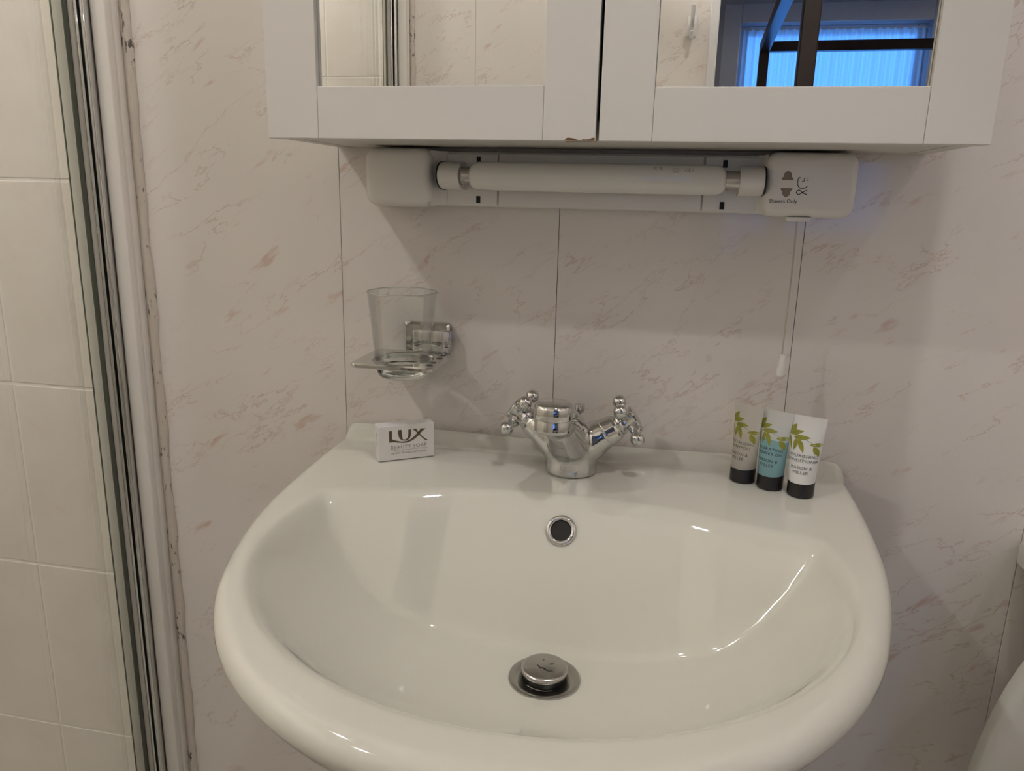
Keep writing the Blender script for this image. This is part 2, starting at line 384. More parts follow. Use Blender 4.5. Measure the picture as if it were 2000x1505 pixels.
# ------------------------------------------------------------------ basin
BX = .035                    # symmetry axis of basin and tap
ZD = .8315                   # deck height
def spline(pts, per=10):
    out = []
    for i in range(len(pts)-1):
        p0 = pts[max(0, i-1)]; p1 = pts[i]; p2 = pts[i+1]; p3 = pts[min(len(pts)-1, i+2)]
        for k in range(per):
            t = k/per
            out.append(tuple(.5*((2*p1[j]) + (-p0[j]+p2[j])*t + (2*p0[j]-5*p1[j]+4*p2[j]-p3[j])*t*t + (-p0[j]+3*p1[j]-3*p2[j]+p3[j])*t**3) for j in (0, 1)))
    out.append(pts[-1]); return out
half = [(.272, -.0015), (.2815, -.012), (.2825, -.06), (.281, -.12), (.276, -.195), (.268, -.25), (.256, -.30), (.241, -.346), (.222, -.386), (.197, -.423), (.166, -.456), (.13, -.482), (.088, -.502), (.045, -.513), (0, -.517)]
hs = spline(half, 8)
outl = [(-.272*k/26, -.0015) for k in range(26, -26, -1)]
outl = [(.272*(k/26.0), -.0015) for k in range(-26, 26)] + hs + [(-x, y) for x, y in hs[::-1][1:-1]]
DC = (0.003, -.262)          # drain centre, basin coordinates
def smax(a, b, k): h = max(k-abs(a-b), 0)/k; return max(a, b)+h*h*k*.25
def smin(a, b, k): return -smax(-a, -b, k)
def basin_z(x, y):
    dx = x; dy = y-DC[1]
    b = .218 if dy < 0 else .27
    rr = math.sqrt((dx/.237)**2 + (dy/b)**2)
    ang = math.atan2(-dy, abs(dx)+1e-9)/(math.pi/2)
    p = 3.3 if ang < 0 else 3.3-1.0*ang
    A = .714 + .121*(rr**p if rr < 1.6 else 9)
    yb = -.146 - .80*x*x + .008*(1-smoothstep(.105, .15, abs(x)))
    B = .838 - 1.48*(yb-y)
    if B > 1.1: B = 1.1
    A = min(A, 1.1)
    bowl = smax(A, B, .006)
    deck = ZD + .0155*smoothstep(-.030, -.012, y) - .0035*smoothstep(-.30, -.50, y)
    return smin(deck, bowl, .011)
def make_basin():
    root = empty('washbasin', (BX, 0, 0))
    tag(root, 'white ceramic pedestal washbasin with rounded front and wide bowl', 'washbasin')
    bm = bmesh.new(); n = len(outl); rr = .014
    RD = .028; J = 84; rings = []
    dirs = []
    for (ox, oy) in outl:
        d = Vector((ox-DC[0], oy-DC[1])); dirs.append((d.normalized(), d.length))
    for j in range(J+1):
        t = j/J
        ring = []
        for (d, ln) in dirs:
            q = Vector(DC) + d*(RD + (ln-rr-RD)*t)
            ring.append((q.x, q.y, basin_z(q.x, q.y)))
        rings.append(ring)
    for a in (20, 40, 60, 75, 90):
        ar = math.radians(a); ring = []
        for (d, ln) in dirs:
            q = Vector(DC) + d*(ln-rr + rr*math.sin(ar)); q0 = Vector(DC)+d*(ln-rr)
            ring.append((q.x, min(q.y, -.001), basin_z(q0.x, q0.y) - rr*(1-math.cos(ar))))
        rings.append(ring)
    last = rings[-1]
    PC = Vector((0, -.15))
    for k in range(1, 19):
        t = k/18; ring = []
        for (x, y, z), (d, ln) in zip(last, dirs):
            a2 = math.atan2(y-PC.y, x)
            px_ = PC.x + .105*math.cos(a2); py_ = PC.y + .115*math.sin(a2)
            fz = t**1.15
            g = t**.85
            zz = z - .010*min(1, t*4) - .150*g
            ring.append((x+(px_-x)*fz, min(y+(py_-y)*fz, -.001), zz if y < -.03 else z-.16*t))
        rings.append(ring)
    loft(bm, rings, cap0=True, cap1=True)
    finish(bm, 'basin_bowl', CERAMIC, root, smooth=50)
    # pedestal
    rings = []
    for z, sx, sy in ((.69, .108, .118), (.66, .100, .110), (.55, .085, .098), (.30, .078, .092), (.10, .085, .10), (.03, .10, .115), (0, .105, .12)):
        rings.append([(sx*math.cos(a), -.135+sy*math.sin(a), z) for a in [2*math.pi*i/40 for i in range(40)]])
    finish(loft(bmesh.new(), rings), 'pedestal', CERAMIC, root)
    # overflow ring on the back slope of the bowl
    oy = -.160; oz = basin_z(0, oy)
    nrm = Vector((0, -(basin_z(0, oy+.003)-basin_z(0, oy-.003))/.006, 1)).normalized()
    mt = frame_to(nrm, (0, oy, oz-.001))
    bm = lathe(bmesh.new(), [(.0095, -.004), (.0095, .002), (.0105, .0032), (.0125, .0036), (.0143, .0026), (.0148, .0004), (.0148, -.002)], 40, mt)
    ov = finish(bm, 'overflow_ring', CHROME, root, smooth=60); ov['label'] = 'chrome overflow ring on bowl back wall'
    finish(lathe(bmesh.new(), [(0, .0008), (.0097, .0008), (.0097, -.003)], 32, mt), 'overflow_hole', BLACKHOLE, ov)
    # waste with click plug
    zb = basin_z(DC[0]+.03, DC[1])+.0008
    mt = Matrix.Translation((DC[0], DC[1], zb))
    w = finish(lathe(bmesh.new(), [(.0175, -.006), (.0180, -.001), (.0192, .0004), (.0285, .0016), (.0302, .0012), (.0308, -.001), (.0308, -.004)], 64, mt), 'waste_flange', STEEL, root, smooth=50)
    w['label'] = 'round steel waste flange'
    finish(lathe(bmesh.new(), [(0, -.0005), (.019, -.0005)], 40, mt), 'waste_recess', BLACKHOLE, w)
    finish(lathe(bmesh.new(), [(.0165, -.001), (.0178, .0), (.0178, .0062)], 48, mt), 'plug_seal', DARKRUB, w)
    finish(lathe(bmesh.new(), [(.0178, .0062), (.0196, .0064), (.0200, .0072), (.0200, .0095), (.0192, .0106), (.017, .0112), (0, .0118)], 56, mt), 'plug_cap', STEEL, w, smooth=40)
    # wet marks on plug cap
    bm = bmesh.new()
    for pts in ([(-.006, -.0005), (-.003, -.004), (-.001, -.0035), (.003, -.0065), (.008, -.0065)], [(.004, .003), (.0075, .0048)], [(-.003, .0085), (-.0015, .0078)]):
        for (a, b) in zip(pts, pts[1:]):
            d = Vector((b[0]-a[0], b[1]-a[1])).normalized(); nn = Vector((-d.y, d.x))*.00035
            vs = [bm.verts.new((DC[0]+q[0]+s*nn.x, DC[1]+q[1]+s*nn.y, zb+.01195)) for q, s in ((a, -1), (b, -1), (b, 1), (a, 1))]
            bm.faces.new(vs)
    finish(bm, 'wet_mark', BLACKHOLE, w, smooth=None)
    return root
make_basin()

# ------------------------------------------------------------------ mixer tap
def make_tap():
    TX, TY = .031, -.066
    root = empty('mixer_tap', (TX, TY, ZD+.0012))
    tag(root, 'chrome monobloc mixer tap with two cross-head handles on basin', 'tap')
    bm = bmesh.new()
    lathe(bm, [(0, -.001), (.0276, -.001), (.0278, .003), (.0272, .008), (.0266, .015), (.0268, .024), (.0258, .034), (.0220, .043), (.013, .050), (0, .052)], 48)
    ax = {}
    for s in (-1, 1):
        d = Vector((s*.83, .06, .55)).normalized(); ax[s] = d
        base = Vector((s*.006, 0, .0235))
        lathe(bm, [(0, -.006), (.021, -.004), (.0225, .004), (.0205, .016), (.0175, .027), (.0155, .036), (0, .0362)], 40, frame_to(d, base))
    tip = Vector((-.009, -.083, .0815))
    # spout: thick neck rising forward to the drum
    neck = [(0, .006, .031), (-.001, -.010, .040), (-.003, -.030, .052), (-.006, -.056, .0690), (-.009, -.083, .0790)]
    tube(bm, neck, [.017, .0205, .0215, .0185, .0155], 28)
    tube(bm, [(0, .000, .0255), (-.0015, -.016, .0365), (-.004, -.036, .0520), (-.0065, -.058, .0640)], [.0240, .0222, .0190, .0150], 28)
    tmp = finish(bm, 'tap_body', CHROME, root, smooth=180)
    rm = tmp.modifiers.new('fuse', 'REMESH'); rm.mode = 'VOXEL'; rm.voxel_size = .0009; rm.use_smooth_shade = True
    sm = tmp.modifiers.new('blend', 'SMOOTH'); sm.factor = .5; sm.iterations = 40
    # spout drum with aerator
    T = Matrix.Translation(tip)
    dr = finish(lathe(bmesh.new(), [(0, -.0155), (.0135, -.0155), (.0160, -.0150), (.0176, -.0135), (.0178, -.0040), (.0172, -.0030), (.0172, -.0022), (.0186, -.0012), (.0190, .0030), (.0188, .0085), (.0176, .0115), (.0150, .0130), (0, .0136)], 56, T), 'spout_head', CHROME, root, smooth=40)
    # lift rod knob behind
    k = Matrix.Translation((.004, .022, 0))
    finish(lathe(bmesh.new(), [(.0025, .030), (.0025, .056), (.0055, .058), (.0062, .061), (.0056, .0655), (0, .067)], 24, k), 'lift_rod', CHROME, root, smooth=50)
    for s in (-1, 1):
        d = ax[s]; base = Vector((s*.006, 0, .0235))
        F = frame_to(d, base)
        b = finish(lathe(bmesh.new(), [(.0152, .0335), (.0157, .0345), (.0157, .037), (.0150, .038), (.0140, .046), (.0125, .0485), (.0118, .049), (.0118, .0505), (0, .0505)], 40, F), 'valve_bonnet', CHROME, root, smooth=35)
        h = finish(lathe(bmesh.new(), [(0, .050), (.0105, .050), (.0112, .0512), (.0112, .0535), (.0100, .055), (.0096, .060), (.0100, .0650), (.0120, .0675), (.0126, .0690), (.0122, .0705), (.0105, .0715), (0, .0722)], 40, F), 'handle', CHROME, root, smooth=35)
        p = Vector((-s*.55, 0, .83)); p = (p - d*p.dot(d)).normalized(); q = d.cross(p).normalized()
        if q.y < 0: q = -q
        c = base + d*.0615; phi = math.radians(45 if s < 0 else 40)
        a1 = p*math.cos(phi)+q*math.sin(phi); a2 = p*math.sin(phi)-q*math.cos(phi)
        for v in (a1, -a1, a2, -a2):
            bm = bmesh.new()
            lathe(bm, [(.0042, .006), (.0042, .011), (.0034, .0125), (.0034, .0165), (.0046, .0182), (.0046, .0192)] + [(.0074*math.sin(t), .0242-.0074*math.cos(t)) for t in [math.radians(45+135*i/10) for i in range(10)]] + [(0, .0316)], 22, frame_to(v, c))
            finish(bm, 'ball_arm', CHROME, h, smooth=40)
    return root
make_tap()

# ------------------------------------------------------------------ mirror cabinet
def make_cabinet():
    X0, X1, Z0, Z1, YF, TH_ = -.2508, .3545, 1.1590, 1.78, -.1525, .018
    root = empty('mirror_cabinet', (0, 0, 0))
    tag(root, 'cream painted wall cabinet with two framed mirror doors', 'cabinet')
    yb = YF+TH_+.0015
    bm = bmesh.new(); t = .016
    box(bm, (X0+.002, yb, Z0+.001), (X0+.002+t, -.0005, Z1)); box(bm, (X1-.002-t, yb, Z0+.001), (X1-.002, -.0005, Z1))
    box(bm, (X0+.002+t, yb, Z0+.0015), (X1-.002-t, -.0005, Z0+.0015+t)); box(bm, (X0+.002+t, yb, Z1-t), (X1-.002-t, -.0005, Z1)); box(bm, (X0+.002+t, -.005, Z0+t), (X1-.002-t, -.0005, Z1-t))
    finish(bm, 'carcass', PAINT_IN, root, smooth=None)
    for side, (dx0, dx1, ml, mr) in enumerate(((X0, .0492, -.2015, .0040), (.0522, X1, .0965, .3060))):
        mz0 = 1.2035 if side == 0 else 1.2020
        mz1 = Z1-.05
        door = bx('door', (dx0+.004, YF+.010, Z0+.004), (dx1-.004, YF+TH_, Z1-.004), PAINT_IN, root, bev=0)
        for lo, hi, nm in (((dx0, YF, Z0), (ml-.0002, YF+TH_-.001, Z1), 'stile'), ((mr+.0002, YF, Z0), (dx1, YF+TH_-.001, Z1), 'stile'), ((ml, YF+.0002, Z0), (mr, YF+TH_-.001, mz0), 'rail'), ((ml, YF+.0002, mz1), (mr, YF+TH_-.001, Z1), 'rail')):
            bx(nm, lo, hi, PAINT, door, bev=.0006, seg=2)
        mp = bx('mirror_pane', (ml+.0002, YF+.0062, mz0+.0002), (mr-.0002, YF+.0099, mz1-.0002), MIRROR, door, bev=0); mp['label'] = 'mirror glass'
        if side == 0:
            # chipped bare patch on the lower edge by the door gap
            pts = [(.0228, 0), (.0250, .0022), (.0268, .0025), (.030, .0020), (.0325, .0016), (.0345, .0006), (.0375, .0006), (.0395, .0015), (.0410, .0010), (.0440, .0013), (.0465, .0024), (.0488, .0026), (.0488, 0)]
            bm = bmesh.new()
            fr = [bm.verts.new((x, YF-.00012, Z0+z+.0002)) for x, z in pts]; bk = [bm.verts.new((x, YF+.012, Z0+z*.2-.00015)) for x, z in pts]
            fr0 = bm.faces.new(fr)
            n = len(pts)
            for i in range(n): bm.faces.new((fr[i], bk[i], bk[(i+1) % n], fr[(i+1) % n]))
            c = finish(bm, 'chipped_edge', CHIP, door, smooth=None); c['label'] = 'brown bare patch where the paint has chipped off'
    return root
make_cabinet()

# ------------------------------------------------------------------ text and flat print
def text_pts(body, size, spacing=1.0):
    cu = bpy.data.curves.new('t', 'FONT'); cu.body = body; cu.size = size; cu.align_x = 'CENTER'; cu.space_character = spacing; cu.resolution_u = 3
    o = bpy.data.objects.new('t', cu); COL.objects.link(o)
    dg = bpy.context.evaluated_depsgraph_get(); me = bpy.data.meshes.new_from_object(o.evaluated_get(dg))
    vs = [(v.co.x, v.co.y) for v in me.vertices]; fs = [tuple(p.vertices) for p in me.polygons]
    bpy.data.objects.remove(o); bpy.data.curves.remove(cu); bpy.data.meshes.remove(me)
    return vs, fs
def print_mesh(name, vf, place, m, parent):
    vs, fs = vf
    me = bpy.data.meshes.new(name); me.from_pydata([place(*v) for v in vs], [], fs); me.materials.append(m)
    return link(bpy.data.objects.new(name, me), parent)
def ribbon(pts, w):
    vs = []; fs = []
    for i, p in enumerate(pts):
        a = Vector(pts[max(0, i-1)]); b = Vector(pts[min(len(pts)-1, i+1)]); d = (b-a).normalized(); nrm = Vector((-d.y, d.x))*w/2
        vs += [(p[0]+nrm.x, p[1]+nrm.y), (p[0]-nrm.x, p[1]-nrm.y)]
        if i: k = 2*i; fs.append((k-2, k-1, k+1, k))
    return vs, fs

# ------------------------------------------------------------------ shaver light
def make_light():
    root = empty('shaver_light', (0, 0, 0))
    tag(root, 'white plastic strip light with shaver socket fixed under the cabinet', 'wall light')
    XL, XR, ZB, ZT = -.2015, .2855, 1.1005, 1.1565
    bx('base_tray', (-.150, -.020, ZB), (.235, 0, ZT-.0005), PLASTIC_IN, root, bev=.0015)
    # raised middle strip and side plates of the tray
    bx('tray_cover', (-.062, -.0235, ZB+.001), (.145, -.0195, ZT-.002), PLASTIC_IN, root, bev=.001)
    for x0, x1 in ((-.118, -.0635), (.1465, .198)):
        bx('clip_plate', (x0, -.0225, ZB+.0015), (x1, -.0195, ZT-.0025), PLASTIC, root, bev=.0008)
    for x in (-.0840, .1655):
        for z in (ZB+.0035, ZT-.0125):
            bx('clip_slot', (x-.0022, -.0229, z), (x+.0022, -.0215, z+.0072), BLACKHOLE, root)
    # end housings: rounded blocks that grow out of the tray
    def housing(name, x0, x1, inner):
        bm = bmesh.new(); w = x1-x0; h = ZT-ZB+.004; cx = (x0+x1)/2; cz = (ZB+ZT)/2
        rings = []
        for y, ins, rad in ((0, 0, .012), (-.036, 0, .012), (-.043, .0012, .0115), (-.0475, .004, .010), (-.0490, .008, .007)):
            rings.append([(px, y, pz) for px, pz in rrect(w-2*ins, h-2*ins, max(.002, rad), 7, cx, cz)])
        loft(bm, rings)
        # inner side of the block sweeps down to the tray
        for v in bm.verts:
            dx = (v.co.x-x0) if inner < 0 else (x1-v.co.x)
        return finish(bm, name, PLASTIC, root, smooth=40)
    housing('end_housing', XL, -.1285, 1)
    hs_ = housing('socket_housing', .2010, XR, -1)
    for x0, x1 in ((-.131, -.117), (.1965, .2035)):
        bm = bmesh.new()
        prof = [(0, -.034), (0, 0), (1, 0), (1, -.0225)]
        a, b = (x0, x1) if x0 < 0 else (x1, x0)
        pts = [(a+(b-a)*u_, yy) for u_, yy in [(0, -.001), (1, -.001), (1, -.0215), (.75, -.0225), (.45, -.027), (.2, -.035), (0, -.040)]]
        loft(bm, [[(x, y, ZB+.0005) for x, y in pts], [(x, y, ZT-.0005) for x, y in pts]])
        finish(bm, 'housing_shoulder', PLASTIC, root, smooth=50)
    # lamp holders
    ZC = 1.1312; YC = -.0440
    for x0, x1, s in ((-.1195, -.0975, 1), (.1785, .2012, -1)):
        bm = bmesh.new()
        prof = [(-.0140, 0), (-.0140, -.030)] + [(-.0140*math.cos(a), -.030-.0265*math.sin(a)) for a in [math.pi*i/14 for i in range(1, 14)]] + [(.0140, -.030), (.0140, 0)]
        xa, xb = x0, x1
        loft(bm, [[(xa, y, ZC+z) for z, y in prof], [(xb, y, ZC+z) for z, y in prof]])
        hd = finish(bm, 'lamp_holder', PLASTIC, root, smooth=40)
        xg = x0-.0004 if s > 0 else x1+.0004
        bm = bmesh.new(); loft(bm, [[(xg-.0006, y-.0006, ZC+z*1.04) for z, y in prof], [(xg+.0006, y-.0006, ZC+z*1.04) for z, y in prof]])
        finish(bm, 'holder_gap', BLACKHOLE, hd, smooth=40)
    # strip lamp
    Fx = frame_to((1, 0, 0), (0, YC, ZC))
    R_ = .0142
    L0, L1 = -.0875, .1660
    prof = [(0, L0), (.0075, L0), (.0100, L0+.001), (.0125, L0+.004), (R_, L0+.009), (R_, L1-.009), (.0125, L1-.004), (.0100, L1-.001), (.0075, L1), (0, L1)]
    lamp = finish(lathe(bmesh.new(), prof, 40, Fx), 'strip_lamp', OPAL, root, smooth=50); lamp['label'] = 'unlit opal glass strip lamp'
    for a, b in ((-.0985, L0+.0008), (L1-.0008, .1800)):
        finish(lathe(bmesh.new(), [(0, a), (.0085, a), (.0090, a+.001), (.0090, b), (0, b)], 32, Fx), 'lamp_cap', STEEL, lamp, smooth=40)
        xm = a if a < 0 else b
        finish(lathe(bmesh.new(), [(.0085, xm-.0035), (.0062, xm-.003), (.0062, xm+.003), (.0085, xm+.0035)], 24, Fx), 'contact_ring', STEEL, lamp, smooth=40)
    # lamp print
    def onlamp(cx, dz):
        def pl(u_, v_):
            a = math.radians(38) + v_/R_
            return (cx+u_, YC-(R_+.0002)*math.cos(a), ZC+(R_+.0002)*math.sin(a))
        return pl
    print_mesh('lamp_print', text_pts('C E', .0055), onlamp(.1015, 0), GREYINK, lamp)
    print_mesh('lamp_print', text_pts('60W\n230V', .0032), onlamp(.1180, 0), GREYINK, lamp)
    for cx in (.1290, .1325):
        print_mesh('lamp_print', ribbon([(.0020*math.cos(t), .0020*math.sin(t)) for t in [2*math.pi*i/16 for i in range(17)]], .0004), onlamp(cx, 0), GREYINK, lamp)
    # shaver socket: two recessed openings, print and pictogram
    YS = -.0492
    def face(cx, cz):
        return lambda u_, v_: (cx+u_, YS, cz+v_)
    cx = .2216
    top = [(-.0052, 0), (-.0050, .0022), (-.0036, .0030), (-.0032, .0062), (-.0012, .0082), (.0012, .0082), (.0032, .0062), (.0036, .0030), (.0050, .0022), (.0052, 0)]
    bot = [(x, -z) for x, z in top]
    for nm, pts, cz in (('socket_opening', top, 1.1325), ('socket_opening', bot, 1.1255)):
        bm = bmesh.new()
        bm.faces.new([bm.verts.new((cx+x, YS, cz+z)) for x, z in pts])
        finish(bm, nm, mat('socket_recess_'+nm+str(cz), (.26, .215, .17), .7), hs_, smooth=None)
    print_mesh('socket_print', text_pts('Shavers Only', .0048), face(.2195, 1.1118), BLACKINK, hs_)
    arc = lambda cx_, cz_, r_, a0, a1, n=10: [(cx_+r_*math.cos(math.radians(a0+(a1-a0)*i/n)), cz_+r_*math.sin(math.radians(a0+(a1-a0)*i/n))) for i in range(n+1)]
    pc = face(.2356, 1.1300)
    for pts in ([(-.0040, .0052), (-.0046, .003)] + arc(.0002, .0000, .0048, 180, 330), [(-.0040, .0052), (-.002, .0048)], [(.001, .0048), (.001, .0022), (-.0008, .0014)], [(.0028, .0048), (.0048, .0048)], [(.0032, .0028), (.0044, .0028)],
                arc(-.0028, -.0082, .0020, 60, 300, 12), [(-.0020, -.0065), (.0010, -.0088), (.0046, -.0102)], [(-.0020, -.0100), (.0012, -.0080), (.0046, -.0060)]):
        print_mesh('shaver_symbol', ribbon(pts, .0007), pc, BLACKINK, hs_)
    # pull switch nozzle below
    bm = bmesh.new(); box(bm, (.2255, -.045, ZB-.006), (.2475, -.030, ZB-.0015), .001)
    finish(bm, 'pull_switch', PLASTIC, root)
    return root
make_light()
pc_ = empty('pull_cord', (.2352, -.040, .944)); tag(pc_, 'thin cream pull cord with white toggle hanging from shaver light', 'pull cord')
finish(tube(bmesh.new(), [(0, 0, .020), (.0003, 0, .06), (.0008, 0, .10), (.0004, 0, .1555)], .0008, 8), 'cord', CORD, pc_)
finish(lathe(bmesh.new(), [(0, -.001), (.0040, -.001), (.0044, .001), (.0040, .010), (.0034, .018), (.0030, .0205), (0, .021)], 20, frame_to((.10, 0, 1))), 'pull_toggle', PLASTIC, pc_)

# ------------------------------------------------------------------ tumbler holder and glass
GX, GY = -.156, -.0610
def make_holder():
    root = empty('tumbler_holder', (GX, 0, .9335)); tag(root, 'chrome wall bracket holding a glass tumbler', 'tumbler holder')
    hz = .0065
    # flat square plate with a round hole
    x0, x1, y0, y1 = -.0455, .0445, -.1005, -.0185
    N_ = 64; R_ = .0318
    inner = [(R_*math.cos(2*math.pi*i/N_), GY+R_*math.sin(2*math.pi*i/N_)) for i in range(N_)]
    outer = []
    cx, cy = 0, GY
    rr = rrect(x1-x0, y1-y0, .006, 8, (x0+x1)/2, (y0+y1)/2)
    def hit(a):
        d = Vector((math.cos(a), math.sin(a))); best = None
        for p, q in zip(rr, rr[1:]+rr[:1]):
            p = Vector(p)-Vector((cx, cy)); q = Vector(q)-Vector((cx, cy)); e = q-p; den = d.x*e.y-d.y*e.x
            if abs(den) < 1e-12: continue
            t = (p.x*e.y-p.y*e.x)/den; s = (p.x*d.y-p.y*d.x)/den
            if t > 0 and -1e-6 <= s <= 1+1e-6 and (best is None or t > best): best = t
        return (cx+d.x*best, cy+d.y*best)
    outer = [hit(2*math.pi*i/N_) for i in range(N_)]
    def ins(pts, k): return [(cx+(x-cx)*k, cy+(y-cy)*k) for x, y in pts]
    rings = [[(x, y, 0) for x, y in inner], [(x, y, .001) for x, y in ins(outer, .97)], [(x, y, .002) for x, y in outer], [(x, y, hz-.0015) for x, y in outer], [(x, y, hz) for x, y in ins(outer, .97)], [(x, y, hz-.0002) for x, y in ins(inner, 1.05)], [(x, y, hz-.0014) for x, y in inner], [(x, y, 0) for x, y in inner]]
    bm = loft(bmesh.new(), rings, cap0=False, cap1=False); bmesh.ops.remove_doubles(bm, verts=bm.verts, dist=1e-6)
    pl_ = finish(bm, 'holder_plate', CHROME, root, smooth=35)
    # toothbrush slots at the right of the plate
    for y in (-.088, -.074, -.052, -.036):
        bx('brush_slot', (.0345, y-.0035, hz-.0012), (.0415, y+.0035, hz+.0002), DARKRUB, pl_, bev=.0008)
    finish(box(bmesh.new(), (-.004, -.0185, .004), (.040, -.002, .030), .002), 'bracket_arm', CHROME, root)
    bm = bmesh.new()
    loft(bm, [[(x, 0, z) for x, z in rrect(.054, .038, .004, 5, .010, .0185)], [(x, -.008, z) for x, z in rrect(.054, .038, .004, 5, .010, .0185)], [(x, -.0105, z) for x, z in rrect(.049, .033, .003, 5, .010, .0185)]])
    finish(bm, 'wall_plate', CHROME, root, smooth=35)
make_holder()
def make_tumbler():
    zb = .9195
    root = empty('glass_tumbler', (GX, GY, zb)); tag(root, 'clear empty glass tumbler sitting in the chrome wall holder', 'tumbler')
    H = .0925
    prof = [(.0260, .004), (.0283, .008), (.0300, .020), (.0328, .055), (.0366, H-.001), (.0362, H), (.0352, H-.0006), (.0348, H-.004), (.0312, .055), (.0286, .020), (.0270, .0125)]
    finish(lathe(bmesh.new(), prof, 64), 'glass_wall', TUMBLER, root, smooth=70)
    finish(lathe(bmesh.new(), [(0, 0), (.020, 0), (.0245, .0012), (.0272, .0045), (.0276, .0085), (.0268, .0118), (.022, .0100), (0, .0092)], 64), 'glass_base', BASEGLASS, root, smooth=40)
    finish(lathe(bmesh.new(), [(.0368+.0005*math.cos(t), H-.0004+.0006*math.sin(t)) for t in [2*math.pi*i/8 for i in range(9)]], 64), 'glass_rim', BASEGLASS, root, smooth=80)
make_tumbler()

# ------------------------------------------------------------------ soap box
def make_soap():
    w, h, d = .0615, .0385, .017
    root = empty('soap_box', (-.1465, -.0795, ZD+.0008), math.radians(34)); tag(root, 'small white boxed bar of beauty soap with brown lettering', 'soap box')
    bx('carton', (-w/2, 0, 0), (w/2, d, h), CARD, root, bev=.0006)
    # letters traced in a 1915x1505 view of the front: affine to the face
    O = Vector((235, 1400)); ex = Vector((1455, -205)); ey = Vector((-62, -945)); det = ex.x*ey.y-ex.y*ey.x
    def uv(p):
        q = Vector(p)-O; return ((q.x*ey.y-q.y*ey.x)/det, (ex.x*q.y-ex.y*q.x)/det)
    def pl(x, y):
        a, b = uv((x, y)); return (-w/2+a*w, -.0002, b*h)
    polys = [
        [(448, 548), (535, 528), (548, 770), (640, 795), (760, 815), (860, 815), (950, 790), (1040, 735), (1120, 660), (1200, 560), (1290, 432), (1420, 425), (1330, 500), (1240, 620), (1150, 720), (1060, 785), (950, 835), (860, 852), (740, 850), (600, 842), (478, 858)],
        [(692, 505), (775, 490), (775, 620), (790, 700), (820, 748), (865, 762), (915, 745), (950, 700), (965, 620), (955, 480), (1030, 468), (1035, 620), (1015, 700), (970, 755), (900, 785), (830, 782), (765, 755), (722, 700), (700, 620)],
        [(1080, 462), (1165, 455), (1240, 550), (1340, 645), (1430, 710), (1495, 738), (1440, 765), (1340, 690), (1250, 610), (1160, 520)]]
    for i, pts in enumerate(polys):
        bm = bmesh.new(); bm.faces.new([bm.verts.new(pl(*p)) for p in pts]); bmesh.ops.triangulate(bm, faces=bm.faces)
        finish(bm, 'letter', BROWNINK, root, smooth=None)
    fc = lambda cx, cz: (lambda u_, v_: (cx+u_, -.0002, cz+v_))
    cxm = (uv((990, 900))[0]-.5)*w
    print_mesh('print_line', text_pts('BEAUTY SOAP', .0056, 1.16), fc(cxm, .0125), GREYINK, root)
    print_mesh('print_line', text_pts('with moisturisers', .0044, 1.22), fc(cxm, .0066), GREYINK, root)
    print_mesh('print_rule', ([(-.0215, 0), (.0215, 0), (.0215, .0003), (-.0215, .0003)], [(0, 1, 2, 3)]), fc(cxm, .0108), GREYINK, root)
    sd = lambda u_, v_: (-w/2-.0002, d*.45-v_, h*.5+u_)
    print_mesh('side_print', text_pts('beauty soap', .0045), sd, BLACKINK, root)
make_soap()

# ------------------------------------------------------------------ toiletry tubes
def make_tube(x, y, a, m, label, lines, leafset, capm=BLACKCAP, seed=0):
    root = empty('toiletry_tube', (x, y, ZD+.0006), -math.radians(a)); tag(root, label, 'toiletry tube', 'three travel toiletry tubes on the basin')
    RC = .0128; HC = .0155; H = .0755
    finish(lathe(bmesh.new(), [(0, 0), (RC-.001, 0), (RC, .001), (RC, HC-.001), (RC-.0006, HC), (0, HC)], 48), 'screw_cap', capm, root, smooth=40)
    def ab(h):
        t = (h-HC)/(H-HC); t = min(1, max(0, t))
        return RC-.0003 + (.0178-RC)*t**1.1, (RC-.0003)*(1-t**1.25)+.0005
    rings = []
    for k in range(15):
        h = HC-.001+(H-HC+.001)*k/14; aa, bb = ab(h)
        rings.append([(aa*math.cos(t), bb*math.sin(t), h) for t in [2*math.pi*i/48 for i in range(48)]])
    aa, bb = ab(H)
    rings.append([(aa*math.cos(t), .0005*math.sin(t), H+.0045) for t in [2*math.pi*i/48 for i in range(48)]])
    body = finish(loft(bmesh.new(), rings), 'tube_body', m, root, smooth=60)
    def surf(cx, cz):
        def pl_(u_, v_):
            hh = min(H+.003, max(HC, cz+v_)); aa, bb = ab(hh); q = (cx+u_)
            th = q/((aa+bb)/2); th = max(-1.5, min(1.5, th))
            n = Vector((math.sin(th)/aa, -math.cos(th)/bb, 0)).normalized()*.00025
            return (aa*math.sin(th)+n.x, -bb*math.cos(th)+n.y, hh)
        return pl_
    for txt, cz, sz, ink in lines:
        print_mesh('label_line', text_pts(txt, sz, 1.08), surf(0, cz), ink, body)
    def leaf(px, pz, ang, ln, wd):
        vs = []; n = 8; ca, sa = math.cos(math.radians(ang)), math.sin(math.radians(ang))
        top = [(ln*i/n, wd*math.sin(math.pi*(i/n)**.85)) for i in range(n+1)]; pts = top + [(q[0], -q[1]) for q in top[::-1][1:-1]]
        vv = [(px+q[0]*ca-q[1]*sa, pz+q[0]*sa+q[1]*ca) for q in pts]
        c = (sum(v[0] for v in vv)/len(vv), sum(v[1] for v in vv)/len(vv))
        vv.append(c); k = len(vv)-1
        return vv, [(i, (i+1) % k, k) for i in range(k)]
    S0 = surf(0, 0)
    for lf in leafset:
        print_mesh('leaf', leaf(*lf), S0, LEAF, body)
    print_mesh('stem', ribbon([(-.0105, .0625), (-.005, .0605), (.001, .0575), (.006, .0545)], .0003), S0, LEAF, body)
    return root
